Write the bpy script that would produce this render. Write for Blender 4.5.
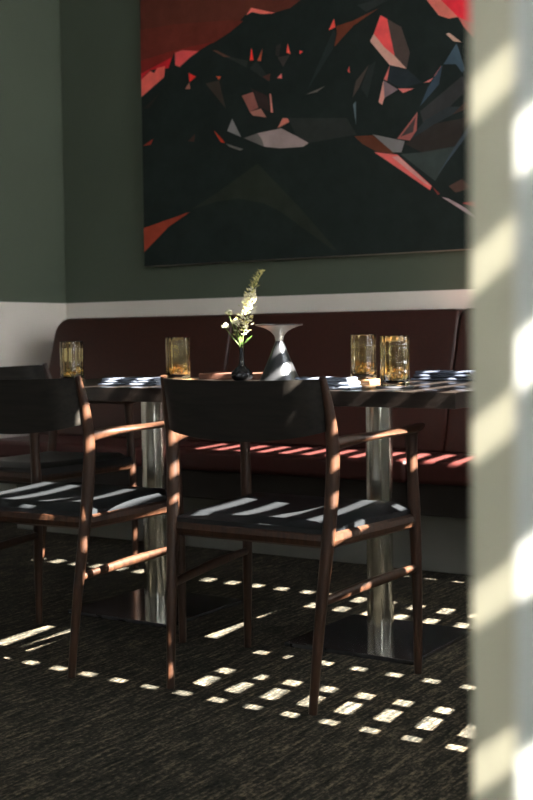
import bpy, bmesh, math, random
from mathutils import Vector, Matrix

# ------------------------------------------------------------------ scene, camera, light
for o in list(bpy.data.objects):
    bpy.data.objects.remove(o)
scene = bpy.context.scene
C = scene.collection
R = math.radians

FPX, YAW, PITCH, ROLL, CAM_H = 1211.87, 0.5769, 0.05207, -0.01323, 0.89
cam_data = bpy.data.cameras.new('camera')
cam_data.sensor_fit = 'VERTICAL'
cam_data.sensor_height = 36.0
cam_data.sensor_width = 24.0
cam_data.lens = FPX / 800 * 36.0
cam_data.clip_start = 0.02
cam_data.dof.use_dof = True
cam_data.dof.focus_distance = 3.05
cam_data.dof.aperture_fstop = 5.6
cam = bpy.data.objects.new('camera', cam_data)
C.objects.link(cam)
_F = Vector((-math.sin(YAW), math.cos(YAW), 0)); _R = Vector((math.cos(YAW), math.sin(YAW), 0)); _Z = Vector((0, 0, 1))
_Fp = _F * math.cos(PITCH) - _Z * math.sin(PITCH)
_U = _F * math.sin(PITCH) + _Z * math.cos(PITCH)
_r = _R * math.cos(ROLL) + _U * math.sin(ROLL)
_u = _U * math.cos(ROLL) - _R * math.sin(ROLL)
m = Matrix.Identity(4)
for i in range(3):
    m[i][0] = _r[i]; m[i][1] = _u[i]; m[i][2] = -_Fp[i]; m[i][3] = (0, 0, CAM_H)[i]
cam.matrix_world = m
scene.camera = cam

world = bpy.data.worlds.new('sky')
scene.world = world
world.use_nodes = True
bg = world.node_tree.nodes['Background']
bg.inputs['Color'].default_value = (0.93, 0.95, 0.95, 1)
bg.inputs['Strength'].default_value = 8.5

SUN_TAN, SUN_AZ = 0.80, R(1.7)
sun_dir = Vector((-math.cos(SUN_AZ), math.sin(SUN_AZ), -SUN_TAN)).normalized()
sun_data = bpy.data.lights.new('sun', 'SUN')
sun_data.energy = 60.0
sun_data.angle = R(0.25)
sun_data.color = (1.0, 0.92, 0.80)
sun = bpy.data.objects.new('sun', sun_data)
C.objects.link(sun)
sun.rotation_euler = sun_dir.to_track_quat('-Z', 'Y').to_euler()
sun.location = (3, 0, 5)

scene.view_settings.view_transform = 'Standard'
scene.view_settings.look = 'None'
scene.view_settings.exposure = 1.3
scene.view_settings.gamma = 1.0
scene.view_settings.use_curve_mapping = False

# ------------------------------------------------------------------ materials
def lin(c):
    return tuple(((x / 255) / 12.92 if x / 255 <= 0.04045 else ((x / 255 + 0.055) / 1.055) ** 2.4) for x in c)

def new_mat(name):
    mt = bpy.data.materials.new(name); mt.use_nodes = True
    nt = mt.node_tree
    return mt, nt, nt.nodes['Principled BSDF']

def plain(name, col, rough=0.5, metal=0.0, spec=0.5, coat=0.0, var=0.12, scale=30, bump=0.0, stretch=None, emit=None):
    """Principled surface with a little procedural colour variation and relief."""
    mt, nt, b = new_mat(name)
    N, L = nt.nodes, nt.links
    tc = N.new('ShaderNodeTexCoord'); mp = N.new('ShaderNodeMapping')
    if stretch: mp.inputs['Scale'].default_value = stretch
    nz = N.new('ShaderNodeTexNoise'); nz.inputs['Scale'].default_value = scale; nz.inputs['Detail'].default_value = 4
    L.new(tc.outputs['Object'], mp.inputs['Vector']); L.new(mp.outputs['Vector'], nz.inputs['Vector'])
    rp = N.new('ShaderNodeValToRGB')
    rp.color_ramp.elements[0].position = 0.3; rp.color_ramp.elements[1].position = 0.7
    rp.color_ramp.elements[0].color = (*[x * (1 - var) for x in col], 1)
    rp.color_ramp.elements[1].color = (*[min(1, x * (1 + var)) for x in col], 1)
    L.new(nz.outputs['Fac'], rp.inputs['Fac']); L.new(rp.outputs['Color'], b.inputs['Base Color'])
    b.inputs['Roughness'].default_value = rough; b.inputs['Metallic'].default_value = metal
    b.inputs['Specular IOR Level'].default_value = spec
    b.inputs['Coat Weight'].default_value = coat
    b.inputs['Coat Roughness'].default_value = 0.15
    if bump:
        bp = N.new('ShaderNodeBump'); bp.inputs['Strength'].default_value = bump; bp.inputs['Distance'].default_value = 0.004
        L.new(nz.outputs['Fac'], bp.inputs['Height']); L.new(bp.outputs['Normal'], b.inputs['Normal'])
    return mt

def wood(name, dark, light, rough=0.38, stretch=(14, 14, 1.2), coat=0.0, spec=0.4):
    mt, nt, b = new_mat(name)
    N, L = nt.nodes, nt.links
    tc = N.new('ShaderNodeTexCoord'); mp = N.new('ShaderNodeMapping'); mp.inputs['Scale'].default_value = stretch
    nz = N.new('ShaderNodeTexNoise'); nz.inputs['Scale'].default_value = 6; nz.inputs['Detail'].default_value = 6
    nz.inputs['Distortion'].default_value = 0.6
    L.new(tc.outputs['Object'], mp.inputs['Vector']); L.new(mp.outputs['Vector'], nz.inputs['Vector'])
    rp = N.new('ShaderNodeValToRGB'); rp.color_ramp.elements[0].position = 0.32; rp.color_ramp.elements[1].position = 0.68
    rp.color_ramp.elements[0].color = (*dark, 1); rp.color_ramp.elements[1].color = (*light, 1)
    L.new(nz.outputs['Fac'], rp.inputs['Fac']); L.new(rp.outputs['Color'], b.inputs['Base Color'])
    b.inputs['Roughness'].default_value = rough; b.inputs['Coat Weight'].default_value = coat
    b.inputs['Specular IOR Level'].default_value = spec
    bp = N.new('ShaderNodeBump'); bp.inputs['Strength'].default_value = 0.06; bp.inputs['Distance'].default_value = 0.002
    L.new(nz.outputs['Fac'], bp.inputs['Height']); L.new(bp.outputs['Normal'], b.inputs['Normal'])
    return mt

def wall_paint(name, upper, lower, zsplit):
    mt, nt, b = new_mat(name)
    N, L = nt.nodes, nt.links
    g = N.new('ShaderNodeNewGeometry'); sp = N.new('ShaderNodeSeparateXYZ'); L.new(g.outputs['Position'], sp.inputs[0])
    gt = N.new('ShaderNodeMath'); gt.operation = 'GREATER_THAN'; gt.inputs[1].default_value = zsplit
    L.new(sp.outputs['Z'], gt.inputs[0])
    nz = N.new('ShaderNodeTexNoise'); nz.inputs['Scale'].default_value = 2.5; nz.inputs['Detail'].default_value = 5
    L.new(g.outputs['Position'], nz.inputs['Vector'])
    mx = N.new('ShaderNodeMix'); mx.data_type = 'RGBA'
    mx.inputs[6].default_value = (*lower, 1); mx.inputs[7].default_value = (*upper, 1)
    L.new(gt.outputs[0], mx.inputs[0])
    hs = N.new('ShaderNodeHueSaturation'); mr = N.new('ShaderNodeMapRange')
    mr.inputs['To Min'].default_value = 0.9; mr.inputs['To Max'].default_value = 1.1
    L.new(nz.outputs['Fac'], mr.inputs['Value']); L.new(mr.outputs['Result'], hs.inputs['Value'])
    L.new(mx.outputs[2], hs.inputs['Color']); L.new(hs.outputs['Color'], b.inputs['Base Color'])
    b.inputs['Roughness'].default_value = 0.7
    b.inputs['Specular IOR Level'].default_value = 0.25
    n2 = N.new('ShaderNodeTexNoise'); n2.inputs['Scale'].default_value = 180
    L.new(g.outputs['Position'], n2.inputs['Vector'])
    bp = N.new('ShaderNodeBump'); bp.inputs['Strength'].default_value = 0.05; bp.inputs['Distance'].default_value = 0.002
    L.new(n2.outputs['Fac'], bp.inputs['Height']); L.new(bp.outputs['Normal'], b.inputs['Normal'])
    return mt

def carpet(name):
    mt, nt, b = new_mat(name)
    N, L = nt.nodes, nt.links
    g = N.new('ShaderNodeNewGeometry')
    def noise(scale, stretch, detail=4):
        mp = N.new('ShaderNodeMapping'); mp.inputs['Scale'].default_value = stretch
        nz = N.new('ShaderNodeTexNoise'); nz.inputs['Scale'].default_value = scale; nz.inputs['Detail'].default_value = detail
        nz.inputs['Roughness'].default_value = 0.7
        L.new(g.outputs['Position'], mp.inputs['Vector']); L.new(mp.outputs['Vector'], nz.inputs['Vector'])
        return nz
    a = noise(7.5, (10, 1.2, 1), 6)          # long streaks running towards the back wall
    c = noise(120, (1, 0.6, 1), 3)        # pile
    d = noise(1.2, (1, 1, 1), 3)          # worn clouds
    m1 = N.new('ShaderNodeMath'); m1.operation = 'MULTIPLY_ADD'; m1.inputs[1].default_value = 0.54
    L.new(a.outputs['Fac'], m1.inputs[0])
    m2 = N.new('ShaderNodeMath'); m2.operation = 'MULTIPLY'; m2.inputs[1].default_value = 0.38
    L.new(c.outputs['Fac'], m2.inputs[0]); L.new(m2.outputs[0], m1.inputs[2])
    m3 = N.new('ShaderNodeMath'); m3.operation = 'MULTIPLY_ADD'; m3.inputs[1].default_value = 0.12
    L.new(d.outputs['Fac'], m3.inputs[0]); L.new(m1.outputs[0], m3.inputs[2])
    rp = N.new('ShaderNodeValToRGB')
    e = rp.color_ramp.elements
    e[0].position = 0.42; e[0].color = (0.0065, 0.0075, 0.0065, 1)
    e[1].position = 0.66; e[1].color = (0.18, 0.145, 0.10, 1)
    k = e.new(0.53); k.color = (0.030, 0.028, 0.022, 1)
    L.new(m3.outputs[0], rp.inputs['Fac']); L.new(rp.outputs['Color'], b.inputs['Base Color'])
    b.inputs['Roughness'].default_value = 0.95; b.inputs['Specular IOR Level'].default_value = 0.1
    bp = N.new('ShaderNodeBump'); bp.inputs['Strength'].default_value = 0.6; bp.inputs['Distance'].default_value = 0.006
    L.new(m3.outputs[0], bp.inputs['Height']); L.new(bp.outputs['Normal'], b.inputs['Normal'])
    return mt

def art_mat(name):
    mt, nt, b = new_mat(name)
    N, L = nt.nodes, nt.links
    at = N.new('ShaderNodeVertexColor'); at.layer_name = 'paint'
    tc = N.new('ShaderNodeTexCoord')
    nz = N.new('ShaderNodeTexNoise'); nz.inputs['Scale'].default_value = 9; nz.inputs['Detail'].default_value = 8
    nz.inputs['Roughness'].default_value = 0.65
    L.new(tc.outputs['Object'], nz.inputs['Vector'])
    mr = N.new('ShaderNodeMapRange'); mr.inputs['From Min'].default_value = 0.3; mr.inputs['From Max'].default_value = 0.7
    mr.inputs['To Min'].default_value = 0.80; mr.inputs['To Max'].default_value = 1.2
    L.new(nz.outputs['Fac'], mr.inputs['Value'])
    hs = N.new('ShaderNodeHueSaturation'); L.new(mr.outputs['Result'], hs.inputs['Value'])
    L.new(at.outputs['Color'], hs.inputs['Color']); L.new(hs.outputs['Color'], b.inputs['Base Color'])
    b.inputs['Roughness'].default_value = 0.55; b.inputs['Specular IOR Level'].default_value = 0.15
    return mt

def amber_glass(name, col, rough=0.0, bump=0.0, scale=60):
    mt, nt, b = new_mat(name)
    N, L = nt.nodes, nt.links
    b.inputs['Base Color'].default_value = (*col, 1)
    b.inputs['Transmission Weight'].default_value = 1.0
    b.inputs['Roughness'].default_value = rough; b.inputs['IOR'].default_value = 1.48
    tc = N.new('ShaderNodeTexCoord'); nz = N.new('ShaderNodeTexNoise'); nz.inputs['Scale'].default_value = scale
    L.new(tc.outputs['Object'], nz.inputs['Vector'])
    bp = N.new('ShaderNodeBump'); bp.inputs['Strength'].default_value = bump; bp.inputs['Distance'].default_value = 0.004
    L.new(nz.outputs['Fac'], bp.inputs['Height']); L.new(bp.outputs['Normal'], b.inputs['Normal'])
    return mt

M = {}
M['wall'] = wall_paint('painted_wall', (0.076, 0.094, 0.068), (0.70, 0.65, 0.59), 1.0824)
M['plaster'] = plain('pale_plaster', (0.42, 0.41, 0.38), 0.8, spec=0.2, scale=6, var=0.05)
M['ceiling'] = plain('ceiling_paint', (0.30, 0.30, 0.29), 0.85, spec=0.2, scale=6, var=0.05)
M['carpet'] = carpet('streaked_carpet')
M['walnut'] = wood('walnut', (0.017, 0.0075, 0.0042), (0.046, 0.019, 0.0095), 0.42)
M['walnut_shaded'] = wood('walnut_panel_shaded', (0.010, 0.0095, 0.0085), (0.019, 0.0165, 0.0140), 0.6, spec=0.12, stretch=(1.2, 14, 14))  # backrest copy of the walnut with its shaded grey put into the colour
M['table'] = wood('dark_table_wood', (0.011, 0.0085, 0.0075), (0.024, 0.018, 0.015), 0.30, stretch=(1.2, 14, 14), coat=0.35)
M['leather_black'] = plain('black_leather', (0.0085, 0.0100, 0.0120), 0.45, scale=90, bump=0.15, spec=0.38)
M['leather_red'] = plain('oxblood_leather', (0.033, 0.0075, 0.0045), 0.40, scale=70, bump=0.10, var=0.15, spec=0.5)
M['leather_seat'] = plain('oxblood_seat_leather', (0.046, 0.0095, 0.0085), 0.5, scale=70, bump=0.10, var=0.15, spec=0.4)
M['plinth'] = plain('plinth_paint', (0.16, 0.165, 0.145), 0.7, scale=8, var=0.06)
M['bench_base'] = plain('bench_base_dark', (0.010, 0.007, 0.006), 0.6, scale=20)
M['steel'] = plain('brushed_steel', (0.62, 0.62, 0.55), 0.20, metal=1.0, scale=20, var=0.08, stretch=(8, 8, 0.3))
M['plate'] = plain('blackened_steel', (0.030, 0.030, 0.032), 0.16, metal=0.0, spec=0.7, scale=25, var=0.3, coat=0.3)
M['post_beige'] = plain('beige_post_paint', (0.50, 0.49, 0.38), 0.6, scale=5, var=0.05, spec=0.3)
M['post_white'] = plain('white_post_paint', (0.70, 0.74, 0.72), 0.6, scale=5, var=0.04, spec=0.3)
M['blind'] = plain('blind_slat_wood', (0.45, 0.40, 0.32), 0.6, scale=12, var=0.1)
M['art'] = art_mat('art_print')
M['canvas_edge_lit'] = plain('canvas_edge_lit', (0.22, 0.19, 0.15), 0.7, scale=60)  # lightened so the lit bottom edge is carried by the colour
M['amber'] = amber_glass('amber_glass', (1.0, 0.93, 0.64))
M['amber_base'] = amber_glass('amber_glass_base', (1.0, 0.66, 0.20), 0.02, 0.8, 55)
M['ice'] = amber_glass('clear_glass_pebble', (1.0, 0.86, 0.62), 0.05, 0.3, 80)
M['napkin'] = plain('blue_grey_linen', (0.105, 0.125, 0.165), 0.9, scale=400, bump=0.3, var=0.2, spec=0.1)
M['napkin_dark'] = plain('charcoal_linen', (0.045, 0.055, 0.080), 0.9, scale=400, bump=0.3, var=0.2, spec=0.1)
M['coaster'] = wood('tan_coaster_wood', (0.26, 0.14, 0.07), (0.38, 0.22, 0.11), 0.6)
M['coaster_dark'] = plain('slate_coaster', (0.03, 0.032, 0.038), 0.5, scale=60)
M['board'] = wood('brown_board', (0.10, 0.045, 0.032), (0.16, 0.075, 0.05), 0.5, stretch=(1.2, 14, 14))
M['vase'] = plain('dark_glazed_ceramic', (0.020, 0.022, 0.026), 0.22, metal=0.35, spec=0.6, scale=40, var=0.3)
M['lamp_metal'] = plain('dark_brushed_metal', (0.085, 0.09, 0.10), 0.30, metal=0.85, scale=50, var=0.1)
M['lamp_pale'] = plain('pale_lamp_metal', (0.42, 0.42, 0.41), 0.35, metal=0.5, scale=50, var=0.05)
M['stem'] = plain('green_stem', (0.10, 0.17, 0.035), 0.6, scale=60)
M['leaf'] = plain('green_leaf', (0.12, 0.22, 0.05), 0.5, scale=60)
M['petal'] = plain('cream_petals', (0.62, 0.61, 0.47), 0.7, scale=60, var=0.1)
M['petal_tip'] = plain('yellow_green_buds', (0.55, 0.52, 0.20), 0.7, scale=60, var=0.2)

# ------------------------------------------------------------------ mesh helpers
def link(name, bm, mat, parent=None, smooth=False, mats=None):
    me = bpy.data.meshes.new(name)
    bm.normal_update(); bm.to_mesh(me); bm.free()
    for q in (mats or [mat]): me.materials.append(q)
    if smooth:
        for p in me.polygons: p.use_smooth = True
    o = bpy.data.objects.new(name, me); C.objects.link(o)
    if parent: o.parent = parent
    return o

def sharp(o, ang=40):
    me = o.data
    for p in me.polygons: p.use_smooth = True
    bm = bmesh.new(); bm.from_mesh(me)
    for e in bm.edges:
        if len(e.link_faces) == 2 and e.calc_face_angle(0) > R(ang): e.smooth = False
    bm.to_mesh(me); bm.free()
    wn = o.modifiers.new('weighted_normals', 'WEIGHTED_NORMAL'); wn.keep_sharp = True; wn.weight = 80
    return o

def thing(name, label, cat, loc=(0, 0, 0), rz=0, group=None):
    o = bpy.data.objects.new(name, None); C.objects.link(o)
    o.empty_display_size = 0.1
    o.location = loc; o.rotation_euler = (0, 0, rz)
    o['label'] = label; o['category'] = cat
    if group: o['group'] = group
    return o

def tag(o, label, cat, group=None):
    o['label'] = label; o['category'] = cat
    if group: o['group'] = group
    return o

def struct(o, label=None):
    o['kind'] = 'structure'
    if label: o['label'] = label
    return o

def box(bm, x0, x1, y0, y1, z0, z1):
    v = [bm.verts.new(p) for p in ((x0,y0,z0),(x1,y0,z0),(x1,y1,z0),(x0,y1,z0),(x0,y0,z1),(x1,y0,z1),(x1,y1,z1),(x0,y1,z1))]
    for f in ((0,3,2,1),(4,5,6,7),(0,1,5,4),(1,2,6,5),(2,3,7,6),(3,0,4,7)): bm.faces.new([v[i] for i in f])
    return v

def bevelled(x0, x1, y0, y1, z0, z1, r, seg=2):
    bm = bmesh.new(); box(bm, x0, x1, y0, y1, z0, z1)
    bmesh.ops.bevel(bm, geom=bm.edges[:], offset=r, segments=seg, profile=0.5, affect='EDGES')
    return bm

def lathe(bm, prof, n=40, mod=None, close_top=False, close_bot=True):
    rings = []
    for (r, z) in prof:
        ring = []
        for k in range(n):
            a = 2 * math.pi * k / n
            rr = r * (mod(a, z) if mod else 1)
            ring.append(bm.verts.new((rr * math.cos(a), rr * math.sin(a), z)))
        rings.append(ring)
    for i in range(len(rings) - 1):
        for k in range(n):
            bm.faces.new((rings[i][k], rings[i][(k+1) % n], rings[i+1][(k+1) % n], rings[i+1][k]))
    if close_bot: bm.faces.new(rings[0][::-1])
    if close_top: bm.faces.new(rings[-1])
    return rings

def catmull(pts, n):
    """pts: tuples of any length; returns resampled smooth list"""
    P = [pts[0]] + list(pts) + [pts[-1]]
    out = []
    for i in range(1, len(P) - 2):
        for k in range(n):
            t = k / n
            out.append(tuple(0.5 * ((2*b) + (c - a)*t + (2*a - 5*b + 4*c - d)*t*t + (3*b - a - 3*c + d)*t**3)
                             for a, b, c, d in zip(P[i-1], P[i], P[i+1], P[i+2])))
    out.append(tuple(pts[-1]))
    return out

def sweep(bm, pts, n=12, sub=5, side=None):
    """pts: (x,y,z,ra,rb); ra along the side vector, rb along the other axis; capped"""
    q = catmull(pts, sub) if sub > 1 else pts
    rings = []
    for i, p in enumerate(q):
        a = Vector(q[max(0, i-1)][:3]); b = Vector(q[min(len(q)-1, i+1)][:3])
        t = (b - a).normalized()
        s = Vector(side) if side else Vector((1, 0, 0))
        if abs(t.dot(s)) > 0.95: s = Vector((0, 1, 0))
        s = (s - t * t.dot(s)).normalized(); w = t.cross(s)
        ring = []
        for k in range(n):
            an = 2 * math.pi * k / n
            ring.append(bm.verts.new(Vector(p[:3]) + s * (p[3] * math.cos(an)) + w * (p[4] * math.sin(an))))
        rings.append(ring)
    for i in range(len(rings) - 1):
        for k in range(n):
            bm.faces.new((rings[i][k], rings[i][(k+1) % n], rings[i+1][(k+1) % n], rings[i+1][k]))
    bm.faces.new(rings[0][::-1]); bm.faces.new(rings[-1])

def tube(pts, n=12, sub=5, side=None):
    bm = bmesh.new(); sweep(bm, pts, n, sub, side); return bm

def copy_tree(o, parent=None):
    c = o.copy(); C.objects.link(c); c.parent = parent
    for ch in list(o.children):
        if ch is not c: copy_tree(ch, c)
    return c

# ------------------------------------------------------------------ the room
XL, YB, YF, ZC = -4.4222, 4.85, -1.3, 3.60
def xr(y): return 0.45 - 0.114 * (y - 1.5)       # the window wall runs slightly askew
T = 0.12

bm = bmesh.new(); box(bm, XL - 0.3, 1.2, YF - 0.3, YB + 0.3, -0.1, 0.0)
struct(link('floor', bm, M['carpet']), 'dark brown streaked carpet')
bm = bmesh.new()
cv = [bm.verts.new(p) for z in (ZC, ZC + 0.1) for p in ((XL - T, YF - T, z), (xr(YF - T) + T, YF - T, z), (xr(YB + T) + T, YB + T, z), (XL - T, YB + T, z))]
for f in ((0,3,2,1),(4,5,6,7),(0,1,5,4),(1,2,6,5),(2,3,7,6),(3,0,4,7)): bm.faces.new([cv[i] for i in f])
bmesh.ops.recalc_face_normals(bm, faces=bm.faces)
struct(link('ceiling', bm, M['ceiling']))
bm = bmesh.new(); box(bm, XL - T, 1.2, YB, YB + T, 0, ZC)
struct(link('wall_back', bm, M['wall']), 'dark green wall with off-white lower band')
bm = bmesh.new(); box(bm, XL - T, XL, YF, YB, 0, ZC)
struct(link('wall_left', bm, M['wall']), 'dark green wall with off-white lower band')
FILL_OPENING = (-2.3, -1.25, 2.1, 2.85)                                  # unseen opening added behind the camera as soft fill (x0, x1, z0, z1)
bm = bmesh.new(); box(bm, XL - T, FILL_OPENING[0], YF - T, YF, 0, ZC); box(bm, FILL_OPENING[1], 1.2, YF - T, YF, 0, ZC)
box(bm, FILL_OPENING[0], FILL_OPENING[1], YF - T, YF, 0, FILL_OPENING[2]); box(bm, FILL_OPENING[0], FILL_OPENING[1], YF - T, YF, FILL_OPENING[3], ZC)
struct(link('wall_front', bm, M['plaster']))

WIN = [(0.16, 0.86, 0.35, 3.10), (2.256, 4.20, 0.75, 3.07), (4.51, 4.80, 0.70, 2.95)]      # (y0, y1, z0, z1) openings; the last is added to rake light along the back wall
def slab(bm, y0, y1, z0, z1, d0=0.0, d1=T):
    v = []
    for z in (z0, z1):
        v += [bm.verts.new(p) for p in ((xr(y0)+d0, y0, z), (xr(y0)+d1, y0, z), (xr(y1)+d1, y1, z), (xr(y1)+d0, y1, z))]
    for f in ((0,3,2,1),(4,5,6,7),(0,1,5,4),(1,2,6,5),(2,3,7,6),(3,0,4,7)): bm.faces.new([v[i] for i in f])
bm = bmesh.new()
ycur = YF
for (y0, y1, z0, z1) in WIN:
    slab(bm, ycur, y0, 0, ZC); slab(bm, y0, y1, 0, z0); slab(bm, y0, y1, z1, ZC); ycur = y1
slab(bm, ycur, YB, 0, ZC)
struct(link('wall_right', bm, M['plaster']))
for i, (y0, y1, z0, z1) in enumerate(WIN):
    bm = bmesh.new()
    slab(bm, y0, y0 + 0.03, z0, z1, 0.05, 0.11); slab(bm, y1 - 0.03, y1, z0, z1, 0.05, 0.11)
    slab(bm, y0 + 0.03, y1 - 0.03, z0, z0 + 0.03, 0.05, 0.11); slab(bm, y0 + 0.03, y1 - 0.03, z1 - 0.03, z1, 0.05, 0.11)
    struct(link('window_%d' % (i + 1), bm, M['plaster']))  # last frame surrounds the opening added for raking light

# slatted blinds: slat gaps throw the sun stripes; added uprights block parts of them
PITCH_S = 0.086
def blind(y0, y1, z0, z1, label, sun_blockers, PHASE, SLAT_H=0.047):
    root = thing('window_blind', label, 'blind', (xr((y0 + y1) / 2) + 0.02, (y0 + y1) / 2, z0))
    ox, oy, oz = root.location
    k = math.ceil((z0 - PHASE) / PITCH_S)
    z = PHASE + k * PITCH_S
    me = None
    while z + SLAT_H < z1:
        if me is None:
            bm = bmesh.new()
            slab(bm, y0 + 0.01, y1 - 0.01, -SLAT_H / 2, SLAT_H / 2, 0.015, 0.025)
            bmesh.ops.translate(bm, verts=bm.verts, vec=(-ox, -oy, 0))
            o = link('slat', bm, M['blind'], root); me = o.data
        else:
            o = bpy.data.objects.new('slat', me); C.objects.link(o); o.parent = root
        o.location = (0, 0, z + SLAT_H / 2 - oz)
        z += PITCH_S
    for (a, b, za, zb) in sun_blockers:
        bm = bmesh.new(); slab(bm, a, b, max(za, z0), min(zb, z1), 0.026, 0.034)
        bmesh.ops.translate(bm, verts=bm.verts, vec=(-ox, -oy, -oz))
        link('sun_blocker', bm, M['blind'], root)  # added upright that keeps sun off part of the floor and chair legs
    bm = bmesh.new(); slab(bm, y0 + 0.005, y1 - 0.005, z1 - 0.05, z1 - 0.002, 0.008, 0.034)
    bmesh.ops.translate(bm, verts=bm.verts, vec=(-ox, -oy, -oz)); link('head_rail', bm, M['blind'], root)
    return root
# lit intervals of floor depth -> unseen uprights added to block sun between them (sun drifts about 0.056 m along the wall on its way down)
lit = [(2.312,2.334),(2.37,2.40),(2.458,2.545),(2.585,2.628),(2.795,2.828),(3.365,3.43),(3.51,3.585),(3.985,4.3)]
sun_blockers = []
for (a, b), (c, d) in zip(lit[:-1], lit[1:]):
    top = 3.5 if (b < 2.34 or c > 3.9) else (2.28 if b < 2.44 else 1.88)
    sun_blockers.append((b - 0.056, c - 0.056, 0.7, top))
blind(*WIN[0], 'pale slatted blind in the small window beside the foreground posts', [], 0.049, 0.056)
blind(*WIN[1], 'pale slatted blind in the wide window at the side of the tables', sun_blockers, 0.056)

# foreground uprights
post = thing('upright_post', 'blurred beige upright post with sun spots at the right edge of view', 'post', (-0.25, 0.575, 0), R(0.4))
sharp(link('post', bevelled(0, 0.075, 0, 0.030, 0, ZC, 0.001, 2), M['post_beige'], post))
o = sharp(link('upright_post', bevelled(0, 0.0735, 0, 0.050, 0, ZC, 0.0015, 2), M['post_white']))
o.location = (-0.1835, 0.466, 0); o.rotation_euler = (0, 0, R(3))
tag(o, 'blurred white upright post nearest the camera, cut by the right frame edge', 'post')

# ------------------------------------------------------------------ banquette
bq = thing('banquette', 'long oxblood leather wall bench with panelled back along the rear wall', 'bench', (-2.0, 4.45, 0))
bx, by = -2.0, 4.45
def part(name, bm, mat, root, off, smooth=True):
    bmesh.ops.translate(bm, verts=bm.verts, vec=(-off[0], -off[1], -off[2]))
    o = link(name, bm, mat, root)
    return sharp(o, 50) if smooth else o
X0, X1 = -4.15, 0.0
off = (bx, by, 0)
part('plinth', bevelled(X0 + 0.05, X1, 4.123, 4.80, 0, 0.226, 0.004), M['plinth'], bq, off)
part('base', bevelled(X0, X1, 4.02, 4.83, 0.226, 0.345, 0.006), M['bench_base'], bq, off)
seams = [X0, -3.085, -1.99, -0.90, X1]
for a, b in zip(seams[:-1], seams[1:]):
    part('seat_cushion', bevelled(a + 0.002, b - 0.002, 3.985, 4.50, 0.345, 0.432, 0.022, 4), M['leather_seat'], bq, off)
def back_panel(a, b, round_left):
    bm = bmesh.new()
    ztop, zb, r = 0.993, 0.432, 0.075 if round_left else 0.028
    out = [(a, zb)]
    out += [(b, zb)]
    rr = 0.028
    out += [(b - rr + rr * math.sin(t), ztop - rr + rr * math.cos(t)) for t in [R(90 - 15 * k) for k in range(7)]]
    out += [(a + r - r * math.sin(t), ztop - r + r * math.cos(t)) for t in [R(15 * k) for k in range(7)]]
    # front face leans back a little
    def fy(z): return 4.31 + 0.17 * (z - zb) / (ztop - zb)
    fr = [bm.verts.new((x, fy(z), z)) for x, z in out]; bk = [bm.verts.new((x, 4.80, z)) for x, z in out]
    n = len(out)
    bm.faces.new(fr); bm.faces.new(bk[::-1])
    for i in range(n): bm.faces.new((fr[i], bk[i], bk[(i+1) % n], fr[(i+1) % n]))
    bmesh.ops.recalc_face_normals(bm, faces=bm.faces)
    ed = [e for e in bm.edges if e.verts[0] in fr and e.verts[1] in fr]
    bmesh.ops.bevel(bm, geom=ed, offset=0.014, segments=4, profile=0.5, affect='EDGES')
    return bm
for i, (a, b) in enumerate(zip(seams[:-1], seams[1:])):
    part('back_panel', back_panel(a + 0.001, b - 0.001, i == 0), M['leather_red'], bq, off)

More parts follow.
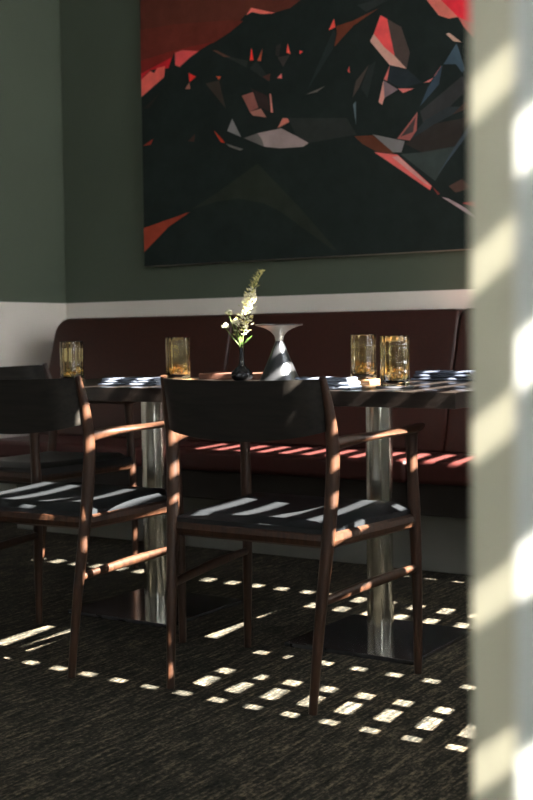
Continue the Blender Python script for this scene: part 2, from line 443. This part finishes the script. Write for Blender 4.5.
# ------------------------------------------------------------------ painting
ART = [
    ((88,44,35),[(-0.943,1.508),(0.146,1.508),(0.143,1.278),(-0.016,1.171),(-0.07,1.144),(-0.152,1.136),(-0.285,1.179),(-0.406,1.084),(-0.506,1.047),(-0.735,1.04),(-0.95,1.022)]),
    ((98,42,34),[(-0.95,1.174),(-0.732,1.17),(-0.405,1.14),(-0.331,1.124),(-0.406,1.084),(-0.506,1.047),(-0.735,1.04),(-0.95,1.022)]),
    ((118,38,33),[(-0.95,1.022),(-0.735,1.045),(-0.506,1.052),(-0.596,1.021),(-0.741,1.032),(-0.754,1.009),(-0.95,0.958)]),
    ((185,32,42),[(-0.95,0.958),(-0.754,1.014),(-0.779,0.964),(-0.892,0.969),(-0.95,0.929)]),
    ((216,96,86),[(-0.95,0.843),(-0.95,0.929),(-0.892,0.964),(-0.867,0.951),(-0.848,0.973),(-0.798,0.976),(-0.805,0.924)]),
    ((222,84,84),[(-0.737,1.033),(-0.692,1.039),(-0.592,1.021),(-0.65,0.995),(-0.709,0.96),(-0.736,0.973)]),
    ((228,108,98),[(-0.314,1.149),(-0.285,1.179),(-0.224,1.159),(-0.152,1.134),(-0.224,1.14),(-0.28,1.158)]),
    ((222,50,45),[(-0.655,0.925),(-0.61,0.901),(-0.651,0.879)]),
    ((165,108,94),[(-0.651,0.879),(-0.647,0.846),(-0.678,0.85)]),
    ((58,50,44),[(-0.554,0.861),(-0.476,0.866),(-0.438,0.729)]),
    ((190,78,50),[(-0.492,0.889),(-0.462,0.883),(-0.476,0.869)]),
    ((50,38,36),[(-0.299,0.81),(-0.202,0.761),(-0.185,0.686),(-0.248,0.714),(-0.276,0.785)]),
    ((140,86,78),[(-0.345,0.778),(-0.281,0.788),(-0.252,0.711),(-0.301,0.699)]),
    ((165,110,98),[(-0.301,0.699),(-0.238,0.706),(-0.208,0.662),(-0.283,0.679)]),
    ((188,120,110),[(-0.189,0.768),(-0.181,0.767),(-0.171,0.681),(-0.183,0.683)]),
    ((232,60,55),[(-0.297,0.936),(-0.287,0.994),(-0.275,0.935)]),
    ((168,80,60),[(-0.255,0.93),(-0.224,0.982),(-0.234,0.925)]),
    ((236,80,70),[(-0.093,0.945),(-0.086,0.987),(-0.071,0.935)]),
    ((62,56,53),[(-0.142,0.93),(-0.076,0.932),(-0.112,0.882)]),
    ((48,44,42),[(-0.149,0.983),(-0.122,0.993),(-0.133,0.93),(-0.155,0.942)]),
    ((40,46,44),[(-0.298,0.899),(-0.261,0.931),(-0.2,0.856),(-0.186,0.818)]),
    ((44,48,44),[(-0.507,1.009),(-0.397,0.964),(-0.306,0.937),(-0.316,0.906),(-0.397,0.952)]),
    ((90,60,48),[(-0.513,1.015),(-0.483,1.008),(-0.409,0.967),(-0.443,0.972)]),
    ((224,106,102),[(-0.147,0.836),(-0.121,0.854),(-0.12,0.831)]),
    ((80,50,44),[(-0.226,0.852),(-0.182,0.862),(-0.188,0.826)]),
    ((188,110,95),[(-0.147,0.606),(-0.118,0.649),(-0.049,0.639)]),
    ((128,124,124),[(-0.432,0.622),(-0.402,0.677),(-0.352,0.586)]),
    ((42,37,34),[(-0.942,0.786),(-0.832,0.851),(-0.903,0.781)]),
    ((160,58,44),[(-0.946,0.6),(-0.881,0.629),(-0.896,0.603)]),
    ((66,42,34),[(-0.665,0.597),(-0.622,0.627),(-0.628,0.589)]),
    ((186,60,40),[(-0.511,0.635),(-0.459,0.584),(-0.445,0.565),(-0.472,0.574)]),
    ((104,100,96),[(-0.441,0.564),(-0.34,0.528),(-0.359,0.522),(-0.422,0.547)]),
    ((42,45,43),[(-0.091,0.646),(0.221,0.613),(0.27,0.534),(0.021,0.521),(-0.046,0.56)]),
    ((148,130,128),[(-0.336,0.579),(-0.258,0.594),(-0.127,0.603),(-0.046,0.56),(0.021,0.521),(-0.009,0.507),(-0.134,0.512),(-0.223,0.528)]),
    ((98,92,90),[(-0.336,0.579),(-0.258,0.594),(-0.233,0.56),(-0.223,0.528)]),
    ((90,50,36),[(0.258,0.528),(0.351,0.523),(0.417,0.472),(0.459,0.431),(0.376,0.446),(0.3,0.49)]),
    ((114,112,112),[(0.351,0.527),(0.509,0.482),(0.492,0.435),(0.451,0.439)]),
    ((50,50,50),[(0.583,0.602),(0.78,0.728),(0.811,0.675),(0.701,0.589),(0.606,0.52)]),
    ((44,50,52),[(0.566,0.523),(0.607,0.562),(0.717,0.607),(0.802,0.597),(0.654,0.54),(0.525,0.481)]),
    ((46,41,38),[(0.509,0.47),(0.654,0.542),(0.811,0.553),(0.755,0.439),(0.59,0.426)]),
    ((52,60,58),[(0.487,0.428),(0.59,0.426),(0.755,0.437),(0.652,0.298)]),
    ((60,45,40),[(0.733,0.571),(0.795,0.62),(0.811,0.59)]),
    ((148,86,80),[(0.472,0.496),(0.571,0.602),(0.566,0.523),(0.533,0.482)]),
    ((66,58,58),[(0.488,0.502),(0.563,0.581),(0.549,0.517)]),
    ((212,98,94),[(0.359,0.448),(0.472,0.427),(0.636,0.278),(0.628,0.261)]),
    ((196,138,134),[(0.446,0.419),(0.476,0.421),(0.557,0.348),(0.636,0.273),(0.6,0.293)]),
    ((158,136,140),[(0.683,0.227),(0.715,0.218),(0.793,0.173),(0.885,0.1),(0.808,0.144)]),
    ((164,55,55),[(0.777,0.195),(0.841,0.199),(0.85,0.169)]),
    ((74,55,48),[(0.715,0.271),(0.777,0.296),(0.823,0.256),(0.747,0.241)]),
    ((116,50,45),[(0.636,0.278),(0.675,0.241),(0.665,0.237)]),
    ((58,68,76),[(0.661,0.319),(0.748,0.44),(0.851,0.569),(0.869,0.551),(0.755,0.425)]),
    ((232,80,80),[(0.361,0.964),(0.395,1.04),(0.427,1.02),(0.463,0.855),(0.413,0.898)]),
    ((198,150,136),[(0.342,0.935),(0.361,0.964),(0.413,0.898),(0.463,0.855),(0.52,0.792),(0.438,0.819)]),
    ((75,63,59),[(0.427,1.02),(0.496,0.974),(0.536,0.86),(0.52,0.792),(0.463,0.855)]),
    ((37,44,48),[(0.438,0.815),(0.524,0.789),(0.595,0.723),(0.494,0.71),(0.425,0.751)]),
    ((206,108,100),[(0.438,0.815),(0.425,0.751),(0.409,0.76)]),
    ((125,106,110),[(0.407,0.756),(0.478,0.708),(0.411,0.679),(0.395,0.703)]),
    ((212,148,134),[(0.407,0.756),(0.411,0.679),(0.399,0.651),(0.382,0.665)]),
    ((222,120,115),[(0.478,0.712),(0.555,0.703),(0.502,0.69)]),
    ((210,112,106),[(0.6,0.722),(0.647,0.737),(0.631,0.722)]),
    ((180,100,95),[(0.646,0.739),(0.683,0.783),(0.678,0.764)]),
    ((52,66,78),[(0.583,0.623),(0.62,0.698),(0.679,0.776),(0.69,0.786),(0.673,0.706)]),
    ((60,76,88),[(0.695,0.788),(0.755,0.868),(0.762,0.85),(0.793,0.754),(0.78,0.742),(0.752,0.781)]),
    ((186,148,130),[(0.707,0.914),(0.722,0.916),(0.778,0.869),(0.742,0.878)]),
    ((212,114,100),[(0.518,1.468),(0.819,1.408),(0.704,1.056),(0.763,0.976),(0.72,0.976),(0.673,0.997),(0.618,1.07),(0.53,1.186)]),
    ((222,46,60),[(0.819,1.408),(1.039,1.364),(0.951,1.017),(0.853,0.933),(0.813,0.948),(0.763,0.976),(0.685,1.059)]),
    ((188,100,90),[(0.763,0.976),(0.813,0.948),(0.853,0.933),(0.835,0.878),(0.789,0.93)]),
    ((228,80,70),[(0.133,1.013),(0.16,1.061),(0.168,1.022)]),
    ((104,54,38),[(0.171,1.026),(0.253,1.036),(0.388,1.072),(0.263,1.017),(0.16,0.935),(0.176,0.995)]),
    ((38,46,45),[(0.014,0.757),(0.159,1.016),(0.171,0.996),(0.154,0.927)]),
    ((42,48,46),[(0.279,1.102),(0.364,1.11),(0.453,1.182),(0.433,1.099),(0.324,1.065)]),
    ((222,80,75),[(0.227,0.82),(0.237,0.841),(0.239,0.808)]),
    ((104,95,90),[(0.005,0.742),(0.112,0.768),(0.068,0.746)]),
    ((228,70,65),[(-0.022,0.946),(-0.003,0.937),(-0.022,0.927)]),
    ((90,104,110),[(0.254,0.668),(0.268,0.681),(0.268,0.577)]),
    ((70,60,55),[(0.251,0.698),(0.269,0.77),(0.337,0.835),(0.285,0.739)]),
    ((38,44,43),[(0.295,0.737),(0.336,0.828),(0.371,0.846),(0.327,0.689)]),
    ((146,60,43),[(-0.95,0.192),(-0.659,0.254),(-0.795,0.187),(-0.95,0.071)]),
    ((38,43,36),[(-0.656,0.264),(-0.52,0.323),(-0.26,0.453),(-0.029,0.229),(0.164,0.025),(0.144,0.028),(-0.03,0.147),(-0.139,0.221),(-0.227,0.264),(-0.371,0.297),(-0.503,0.291)]),
]
PAINT_K = 0.80
art = thing('painting', 'large canvas of black faceted mountain shapes under a red sky', 'painting', (-2.9, 4.85, 1.252))
AL, AR, AH = -3.850 + 2.9, -1.45 + 2.9, 1.52
bm = bevelled(AL - 0.002, AR + 0.002, -0.042, -0.002, -0.002, AH + 0.002, 0.003, 2)
link('canvas', bm, M['canvas_edge_lit'], art)
bm = bmesh.new()
cl = bm.loops.layers.float_color.new('paint')
def addpoly(pts, y, col):
    f = bm.faces.new([bm.verts.new((x, y, z)) for x, z in pts])
    if f.normal.y == 0: f.normal_update()
    if f.normal.y > 0: f.normal_flip()
    for l in f.loops: l[cl] = (*[min(0.9, q / PAINT_K) for q in lin(col)], 1)
addpoly([(AL, 0), (AR, 0), (AR, AH), (AL, AH)], -0.0425, (28, 35, 33))
for i, (col, pts) in enumerate(ART):
    pts = [(min(max(x, AL), AR), min(max(z, 0), AH)) for x, z in pts]
    q = [p for j, p in enumerate(pts) if p != pts[j-1]]
    if len(q) > 2: addpoly(q, -0.0428 - 0.00001 * i, col)
bmesh.ops.triangulate(bm, faces=bm.faces[:])
link('painted_surface', bm, M['art'], art)

# ------------------------------------------------------------------ tables
TZ, TH = 0.748, 0.0407
def make_table(label, loc):
    t = thing('pedestal_table', label, 'table', loc, 0, 'square pedestal tables')
    sharp(link('table_top', bevelled(-0.414, 0.414, -0.388, 0.412, TZ - TH, TZ, 0.002, 2), M['table'], t))
    bm = bmesh.new(); lathe(bm, [(0.039, 0.0125), (0.039, TZ - TH - 0.008)], 40, close_top=True)
    sharp(link('column', bm, M['steel'], t))
    sharp(link('base_plate', bevelled(-0.205, 0.205, -0.205, 0.205, 0, 0.0125, 0.002, 2), M['plate'], t))
    link('mounting_plate', bevelled(-0.16, 0.16, -0.16, 0.16, TZ - TH - 0.008, TZ - TH, 0.001, 1), M['plate'], t)
    return t
PX, PY = -1.6405, 3.1169
make_table('square dark wood pedestal table nearest the right, under two amber glasses', (PX, PY, 0))
make_table('square dark wood pedestal table at left, its steel column behind the chairs', (PX - 0.832, PY, 0))

# ------------------------------------------------------------------ chairs
def make_chair(label):
    c = thing('armchair', label, 'chair', (0, 0, 0), 0, 'walnut armchairs around the tables')
    for s in (-1, 1):
        # rear leg runs up to the back
        sharp(link('leg', tube([(s*.2104, 0, 0, .0105, .0105), (s*.220, .022, .22, .0135, .0135), (s*.232, .050, .44, .0165, .0165),
                                (s*.238, .060, .60, .0165, .0165), (s*.238, .045, .71, .0135, .0135), (s*.233, .022, .795, .0085, .0085)], 14), M['walnut'], c), 60)
        # front leg rises to the arm
        sharp(link('leg', tube([(s*.2706, .4406, 0, .0105, .0105), (s*.268, .442, .25, .0140, .0140), (s*.264, .436, .44, .0160, .0160),
                                (s*.262, .430, .56, .0145, .0145), (s*.262, .428, .625, .0165, .0165), (s*.262, .428, .642, .0215, .0200)], 14), M['walnut'], c), 60)
        # arm: flat blade twisting from the rear leg to the flared front tip
        sharp(link('armrest', tube([(s*.240, .062, .634, .0110, .0165), (s*.250, .12, .640, .0145, .0140), (s*.268, .21, .645, .0240, .0095),
                                    (s*.276, .31, .646, .0290, .0085), (s*.270, .40, .646, .0290, .0095), (s*.264, .455, .650, .0230, .0075), (s*.262, .487, .655, .0100, .0040)],
                                   14, 5, (1, 0, 0)), M['walnut'], c), 60)
        sharp(link('stretcher', tube([(s*.2225, .026, .262, .0095, .0105), (s*.246, .23, .275, .0115, .0135), (s*.2665, .438, .280, .0095, .0105)], 12), M['walnut'], c), 60)
        # side seat rail
        bm = bmesh.new()
        a = [(s*.232, .055), (s*.262, .425)]
        sweep(bm, [(a[0][0], a[0][1], .405, .011, .019), (a[1][0], a[1][1], .405, .011, .019)], 8, 1, (1, 0, 0))
        link('seat_rail', bm, M['walnut'], c)
    link('seat_rail', tube([(-.262, .436, .405, .011, .019), (.262, .436, .405, .011, .019)], 8, 1, (0, 1, 0)), M['walnut'], c)
    link('seat_rail', tube([(-.232, .050, .405, .011, .019), (.232, .050, .405, .011, .019)], 8, 1, (0, 1, 0)), M['walnut'], c)
    # seat: dished leather pad, wider at the front
    bm = bmesh.new(); nx, ny = 12, 12
    def zt(u, v):
        e = min(1, min(u, 1-u, v, 1-v) * 9)
        return 0.432 + 0.018 * math.sqrt(e * (2 - e)) - 0.013 * math.sin(math.pi * u) * math.sin(math.pi * v) + 0.006 * v
    def pt(u, v):
        w = 0.222 + (0.262 - 0.222) * v
        bow = 0.03 * math.sin(math.pi * u) * v
        return ((2*u - 1) * w, 0.045 + 0.40 * v + bow * 0.6)
    g = [[bm.verts.new((*pt(i/nx, j/ny), zt(i/nx, j/ny))) for i in range(nx+1)] for j in range(ny+1)]
    for j in range(ny):
        for i in range(nx): bm.faces.new((g[j][i], g[j][i+1], g[j+1][i+1], g[j+1][i]))
    rim = [g[0][i] for i in range(nx+1)] + [g[j][nx] for j in range(1, ny+1)] + [g[ny][i] for i in range(nx-1, -1, -1)] + [g[j][0] for j in range(ny-1, 0, -1)]
    low = [bm.verts.new((v.co.x, v.co.y, 0.415)) for v in rim]
    for i in range(len(rim)):
        j = (i + 1) % len(rim); bm.faces.new((rim[j], rim[i], low[i], low[j]))
    bm.faces.new(low[::-1])
    sharp(link('seat', bm, M['leather_black'], c), 60)
    # backrest: wide curved panel between the rear legs
    bm = bmesh.new(); n, k = 20, 6
    def bp(u, t):
        x = (2*u - 1) * 0.236
        sag = math.sin(math.pi * u)
        z0 = 0.668 - 0.030 * sag ** 0.7; z1 = 0.790 - 0.004 * sag
        z = z0 + (z1 - z0) * t
        y = 0.048 - 0.024 * t - 0.054 * (1 - abs(2*u - 1) ** 8)
        return x, y, z
    for sgn in (1, -1):
        pass
    fr = [[bm.verts.new(bp(i/n, j/k)) for i in range(n+1)] for j in range(k+1)]
    bk = []
    for j in range(k+1):
        row = []
        for i in range(n+1):
            x, y, z = bp(i/n, j/k); row.append(bm.verts.new((x, y + 0.014 * (1 - 0.45 * abs(2*j/k - 1) ** 3), z)))
        bk.append(row)
    for j in range(k):
        for i in range(n):
            bm.faces.new((fr[j][i], fr[j][i+1], fr[j+1][i+1], fr[j+1][i]))
            bm.faces.new((bk[j][i+1], bk[j][i], bk[j+1][i], bk[j+1][i+1]))
    for i in range(n):
        bm.faces.new((fr[0][i+1], fr[0][i], bk[0][i], bk[0][i+1])); bm.faces.new((fr[k][i], fr[k][i+1], bk[k][i+1], bk[k][i]))
    for j in range(k):
        bm.faces.new((fr[j][0], fr[j+1][0], bk[j+1][0], bk[j][0])); bm.faces.new((fr[j+1][n], fr[j][n], bk[j][n], bk[j+1][n]))
    bmesh.ops.recalc_face_normals(bm, faces=bm.faces)
    sharp(link('backrest', bm, M['walnut_shaded'], c), 50)
    return c
ch = make_chair('walnut armchair with black seat in the middle, its back in front of the vase')
ch.location = (-1.662, 2.4126, 0)
c1 = copy_tree(ch); c1.location = (-1.662 - 0.7088, 2.4126 - 0.066, 0); c1.rotation_euler = (0, 0, 0.0612)
c1['label'] = 'walnut armchair with black seat at left, cut off by the left frame edge'
c2 = copy_tree(ch); c2.location = (-3.42, 3.36, 0); c2.rotation_euler = (0, 0, R(-90))
c2['label'] = 'walnut armchair at the table end by the left wall, mostly hidden'

# ------------------------------------------------------------------ things on the tables
def make_glass(label, loc):
    g = thing('amber_tumbler', label, 'glass', loc, 0, 'amber tumblers on the tables')
    H, r = 0.136, 0.0400
    flute = lambda a, z: 1 + 0.030 * math.cos(14 * a) * (1 if z > 0.02 else 0.2)
    bm = bmesh.new()
    prof_o = [(r * .90, 0), (r * .97, 0.004)] + [(r * (0.985 + 0.015 * math.sin(i)), 0.01 + (H - 0.012) * i / 10) for i in range(11)] + [(r * 0.985, H)]
    prof_i = [(r - 0.0032, H - 0.001)] + [(r - 0.0036 - 0.002 * (1 - z / H), z) for z in (0.11, 0.085, 0.06, 0.03, 0.018)] + [(r * 0.7, 0.013), (r * 0.25, 0.010)]
    n = 84
    ro = lathe(bm, prof_o, n, mod=lambda a, z: 1 + 0.010 * math.cos(14 * a + 0.6), close_bot=True)
    ri = lathe(bm, prof_i, n, mod=flute, close_bot=False, close_top=True)
    for k in range(n): bm.faces.new((ro[-1][k], ro[-1][(k+1) % n], ri[0][(k+1) % n], ri[0][k]))
    bmesh.ops.recalc_face_normals(bm, faces=bm.faces)
    link('bowl', bm, M['amber'], g, True)
    # pebbly swirl of thick amber glass in the foot
    rnd = random.Random(5)
    for i in range(7):
        a = i * 2.4; d = 0.020 if i else 0.0
        b2 = bmesh.new(); bmesh.ops.create_icosphere(b2, subdivisions=3, radius=1)
        rr = rnd.uniform(0.0085, 0.0135)
        for v in b2.verts:
            v.co *= rr * (1 + 0.12 * math.sin(v.co.x * 5 + i) * math.cos(v.co.z * 4))
        bmesh.ops.translate(b2, verts=b2.verts, vec=(d * math.cos(a), d * math.sin(a), 0.0135 + rr + (0.012 if i % 3 == 0 else 0)))
        link('pebble', b2, M['amber_base'] if i % 2 else M['ice'], g, True)
    return g
CZ = TZ + 0.009
ga = make_glass('amber ribbed tumbler on a dark round coaster, front right of the pair', (-1.49, 2.925, TZ + 0.005))
gb = copy_tree(ga); gb.location = (-1.775, 3.275, CZ); gb['label'] = 'amber ribbed tumbler on a tan coaster, behind and left of its neighbour'
gc = copy_tree(ga); gc.location = (-2.372, 3.125, CZ); gc['label'] = 'amber ribbed tumbler between the left chair and the flower vase'
gd = copy_tree(ga); gd.location = (-2.765, 3.055, TZ); gd['label'] = 'amber ribbed tumbler farthest left, just above the left chair back'
bm = bmesh.new(); lathe(bm, [(0.050, 0), (0.052, 0.001), (0.052, 0.004), (0.050, 0.005)], 40, close_top=True)
o = sharp(link('coaster', bm, M['coaster_dark'])); o.location = (-1.49, 2.925, TZ); tag(o, 'round dark slate coaster under the front right tumbler', 'coaster', 'coasters')
o = sharp(link('coaster', bevelled(-.048, .048, -.048, .048, 0, .009, .002), M['coaster'])); o.location = (-1.768, 3.262, TZ); tag(o, 'tan wooden coaster under the rear right tumbler', 'coaster', 'coasters')
o = sharp(link('coaster', bevelled(-.048, .048, -.048, .048, 0, .009, .002), M['coaster'])); o.location = (-2.372, 3.12, TZ); tag(o, 'tan wooden coaster under the tumbler beside the vase', 'coaster', 'coasters')

def napkin(label, loc, rz, L, W, H, mat, layers=3):
    t = thing('folded_napkin', label, 'napkin', loc, rz, 'folded napkins on the tables')
    rnd = random.Random(int(L * 1000) + layers)
    for i in range(layers):
        bm = bmesh.new()
        h = H / layers; l = L * (1 - 0.06 * i); w = W * (1 - 0.08 * i)
        n = 14
        pts = []
        for k in range(n + 1):
            x = -l/2 + l * k / n
            pts.append((x, 0.003 * math.sin(k * 1.3 + i * 2), h * (i + 0.5) + 0.0006 * math.sin(k * 0.9 + i) * i, w/2, h * 0.52))
        rings = []
        for (x, y, z, a, b) in pts:
            ring = []
            for k in range(16):
                an = 2 * math.pi * k / 16
                cs, sn = math.cos(an), math.sin(an)
                ring.append(bm.verts.new((x, y + a * math.copysign(abs(cs) ** 0.35, cs), max(z + b * math.copysign(abs(sn) ** 0.6, sn), 0))))
            rings.append(ring)
        for p in range(n):
            for k in range(16): bm.faces.new((rings[p][k], rings[p][(k+1) % 16], rings[p+1][(k+1) % 16], rings[p+1][k]))
        bm.faces.new(rings[0][::-1]); bm.faces.new(rings[-1])
        bmesh.ops.recalc_face_normals(bm, faces=bm.faces)
        sharp(link('fold', bm, mat, t), 60)
    return t
napkin('blue grey folded napkin on the left table beside the left chair post', (-2.37, 2.90, TZ), R(12), 0.20, 0.10, 0.022, M['napkin'])
napkin('blue grey folded napkin just right of the middle chair back', (-1.63, 2.80, TZ), R(6), 0.17, 0.085, 0.032, M['napkin'])
napkin('charcoal folded napkin at the back of the right table, behind the tumblers', (-1.575, 3.44, TZ), R(4), 0.20, 0.085, 0.030, M['napkin_dark'])
napkin('small charcoal napkin at the right end of the right table', (-1.37, 3.36, TZ), R(-8), 0.12, 0.085, 0.018, M['napkin_dark'], 2)

o = sharp(link('menu_board', bevelled(-.125, .125, -.07, .07, 0, .020, .003), M['board'])); o.location = (-2.33, 3.42, TZ); o.rotation_euler = (0, 0, R(3))
tag(o, 'low brown wooden board lying behind the flower vase', 'board')

# lamp
lx, ly = -2.035, 3.205
lp = thing('table_lamp', 'hourglass shaped metal table lamp with flat disc top beside the vase', 'lamp', (lx, ly, TZ))
bm = bmesh.new(); lathe(bm, [(0.066, 0), (0.067, 0.003)] + [(0.066 - 0.054 * (i / 10) ** 0.92, 0.004 + 0.124 * i / 10) for i in range(11)], 48, close_top=True)
sharp(link('base_cone', bm, M['lamp_metal'], lp))
bm = bmesh.new(); lathe(bm, [(0.0119, 0.128), (0.0125, 0.136), (0.0160, 0.146), (0.0260, 0.158), (0.0430, 0.168), (0.0620, 0.1745), (0.072, 0.1765)], 48, close_top=True)
sharp(link('shade', bm, M['lamp_pale'], lp))
bm = bmesh.new(); lathe(bm, [(0.072, 0.1765), (0.074, 0.1775), (0.074, 0.180), (0.072, 0.181)], 48, close_top=True)
sharp(link('disc_top', bm, M['lamp_metal'], lp))

# vase and flowers
vx, vy = -2.205, 3.245
bm = bmesh.new()
lathe(bm, [(0.016, 0), (0.026, 0.002), (0.034, 0.010), (0.0365, 0.018), (0.034, 0.027), (0.026, 0.036), (0.016, 0.045), (0.010, 0.055), (0.0078, 0.07), (0.0078, 0.09), (0.0090, 0.104), (0.0100, 0.108),
           (0.0085, 0.108), (0.0065, 0.095), (0.006, 0.06), (0.006, 0.03)], 40, close_top=True)
o = link('bud_vase', bm, M['vase'], None, True); o.location = (vx, vy, TZ); tag(o, 'small dark bulb shaped bud vase holding white flowers', 'vase')
VT = TZ + 0.05
_ri = Vector((math.cos(YAW), math.sin(YAW), 0))          # direction along which the bouquet fans out
def fan(a, z, d=0.0): return Vector((vx, vy, z)) + _ri * a + Vector((-_ri.y, _ri.x, 0)) * d
def stem_pts(pts, r0, r1):
    return [(*fan(a, z, d), r0 + (r1 - r0) * i / (len(pts) - 1), r0 + (r1 - r0) * i / (len(pts) - 1)) for i, (a, z, d) in enumerate(pts)]
def local(bm, org):
    bmesh.ops.translate(bm, verts=bm.verts, vec=tuple(-q for q in org)); return bm
def petal(bm, p, d, up, l, w):
    d = d.normalized(); s = d.cross(up).normalized() * w; u = d.cross(s).normalized() * (w * 0.5)
    v = [bm.verts.new(q) for q in (p, p + d*l*0.5 + s - u*.6, p + d*l, p + d*l*0.5 - s - u*.6, p + d*l*0.55 + u)]
    for f in ((0, 1, 4), (1, 2, 4), (2, 3, 4), (3, 0, 4), (0, 3, 2, 1)): bm.faces.new([v[i] for i in f])
rnd = random.Random(11)
org = (vx, vy, VT)
sp = thing('flower_spray', 'tall feathery cream flower spray leaning right in the bud vase', 'flower', org)
axis = [(0, VT, 0), (0.002, 0.86, 0), (0.010, 0.92, 0), (0.022, 0.98, 0), (0.036, 1.035, 0), (0.052, 1.075, 0), (0.068, 1.100, 0)]
link('stem', local(tube(stem_pts(axis, 0.0017, 0.0007), 8, 4), org), M['stem'], sp, True)
dense = catmull([tuple(fan(a, z, d)) for a, z, d in axis[1:]], 24)
b1, b2 = bmesh.new(), bmesh.new()
N = len(dense)
for i, p in enumerate(dense):
    t = i / N
    if t < 0.12: continue
    p = Vector(p)
    wdt = 0.036 * (1 - t) ** 0.75 + 0.005
    for k in range(4 if t < 0.6 else 2):
        a = rnd.uniform(0, 6.28)
        d = Vector((math.cos(a), math.sin(a), rnd.uniform(0.0, 0.9)))
        bb = b1 if (t < 0.62 and rnd.random() < 0.8) else b2
        q = p + d.normalized() * rnd.uniform(0, wdt * (0.85 if t < .6 else .6))
        petal(bb, q, d + Vector((0, 0, rnd.uniform(-.2, .8))), Vector((0.1, 0.2, 1)), rnd.uniform(0.009, 0.016), rnd.uniform(0.0026, 0.0046) * (1 if t < .6 else .55))
o = link('blossoms', local(b1, org), M['petal'], sp); o['kind'] = 'stuff'
o = link('buds', local(b2, org), M['petal_tip'], sp); o['kind'] = 'stuff'
for a, z, da in ((0.016, 0.885, 0.03), (0.012, 0.872, -0.015)):
    bm = bmesh.new(); p = fan(0.004, z - 0.02)
    petal(bm, p, fan(a + da, z + 0.02) - p, Vector((0, 0.3, 1)), 0.045, 0.006)
    link('leaf', local(bm, org), M['leaf'], sp)
heads = [(-0.040, 0.968, 0.004, 0.0140, 'white puffball flower, topmost of the three small heads in the vase'),
         (-0.052, 0.925, 0.010, 0.0125, 'small white flower head lowest and farthest left in the vase'),
         (-0.018, 0.938, -0.006, 0.0130, 'white flower head nearest the feathery spray in the vase')]
for a, z, d, r, lab in heads:
    f = thing('small_flower', lab, 'flower', org, 0, 'small white flowers in the bud vase')
    link('stem', local(tube(stem_pts([(0, VT, 0), (-0.002, 0.853, 0), (a * .55, 0.853 + (z - .853) * .5, d * .5), (a, z - 0.004, d)], 0.0015, 0.0011), 8, 4), org), M['stem'], f, True)
    bm = bmesh.new(); c = fan(a, z, d)
    for i in range(46):
        u = rnd.uniform(-0.35, 1); an = i * 2.39996
        dr = Vector((math.cos(an) * math.sqrt(1 - u*u), math.sin(an) * math.sqrt(1 - u*u), u))
        petal(bm, c + dr * r * 0.25, dr, Vector((0.13, 0.21, 0.97)), r * 0.85, r * 0.32)
    link('flower_head', local(bm, org), M['petal'], f)
    bm = bmesh.new(); lathe(bm, [(0.0012, -0.006), (0.0040, 0.0), (0.0045, 0.003)], 10, close_top=True)
    bmesh.ops.translate(bm, verts=bm.verts, vec=tuple(c)); link('calyx', local(bm, org), M['leaf'], f, True)
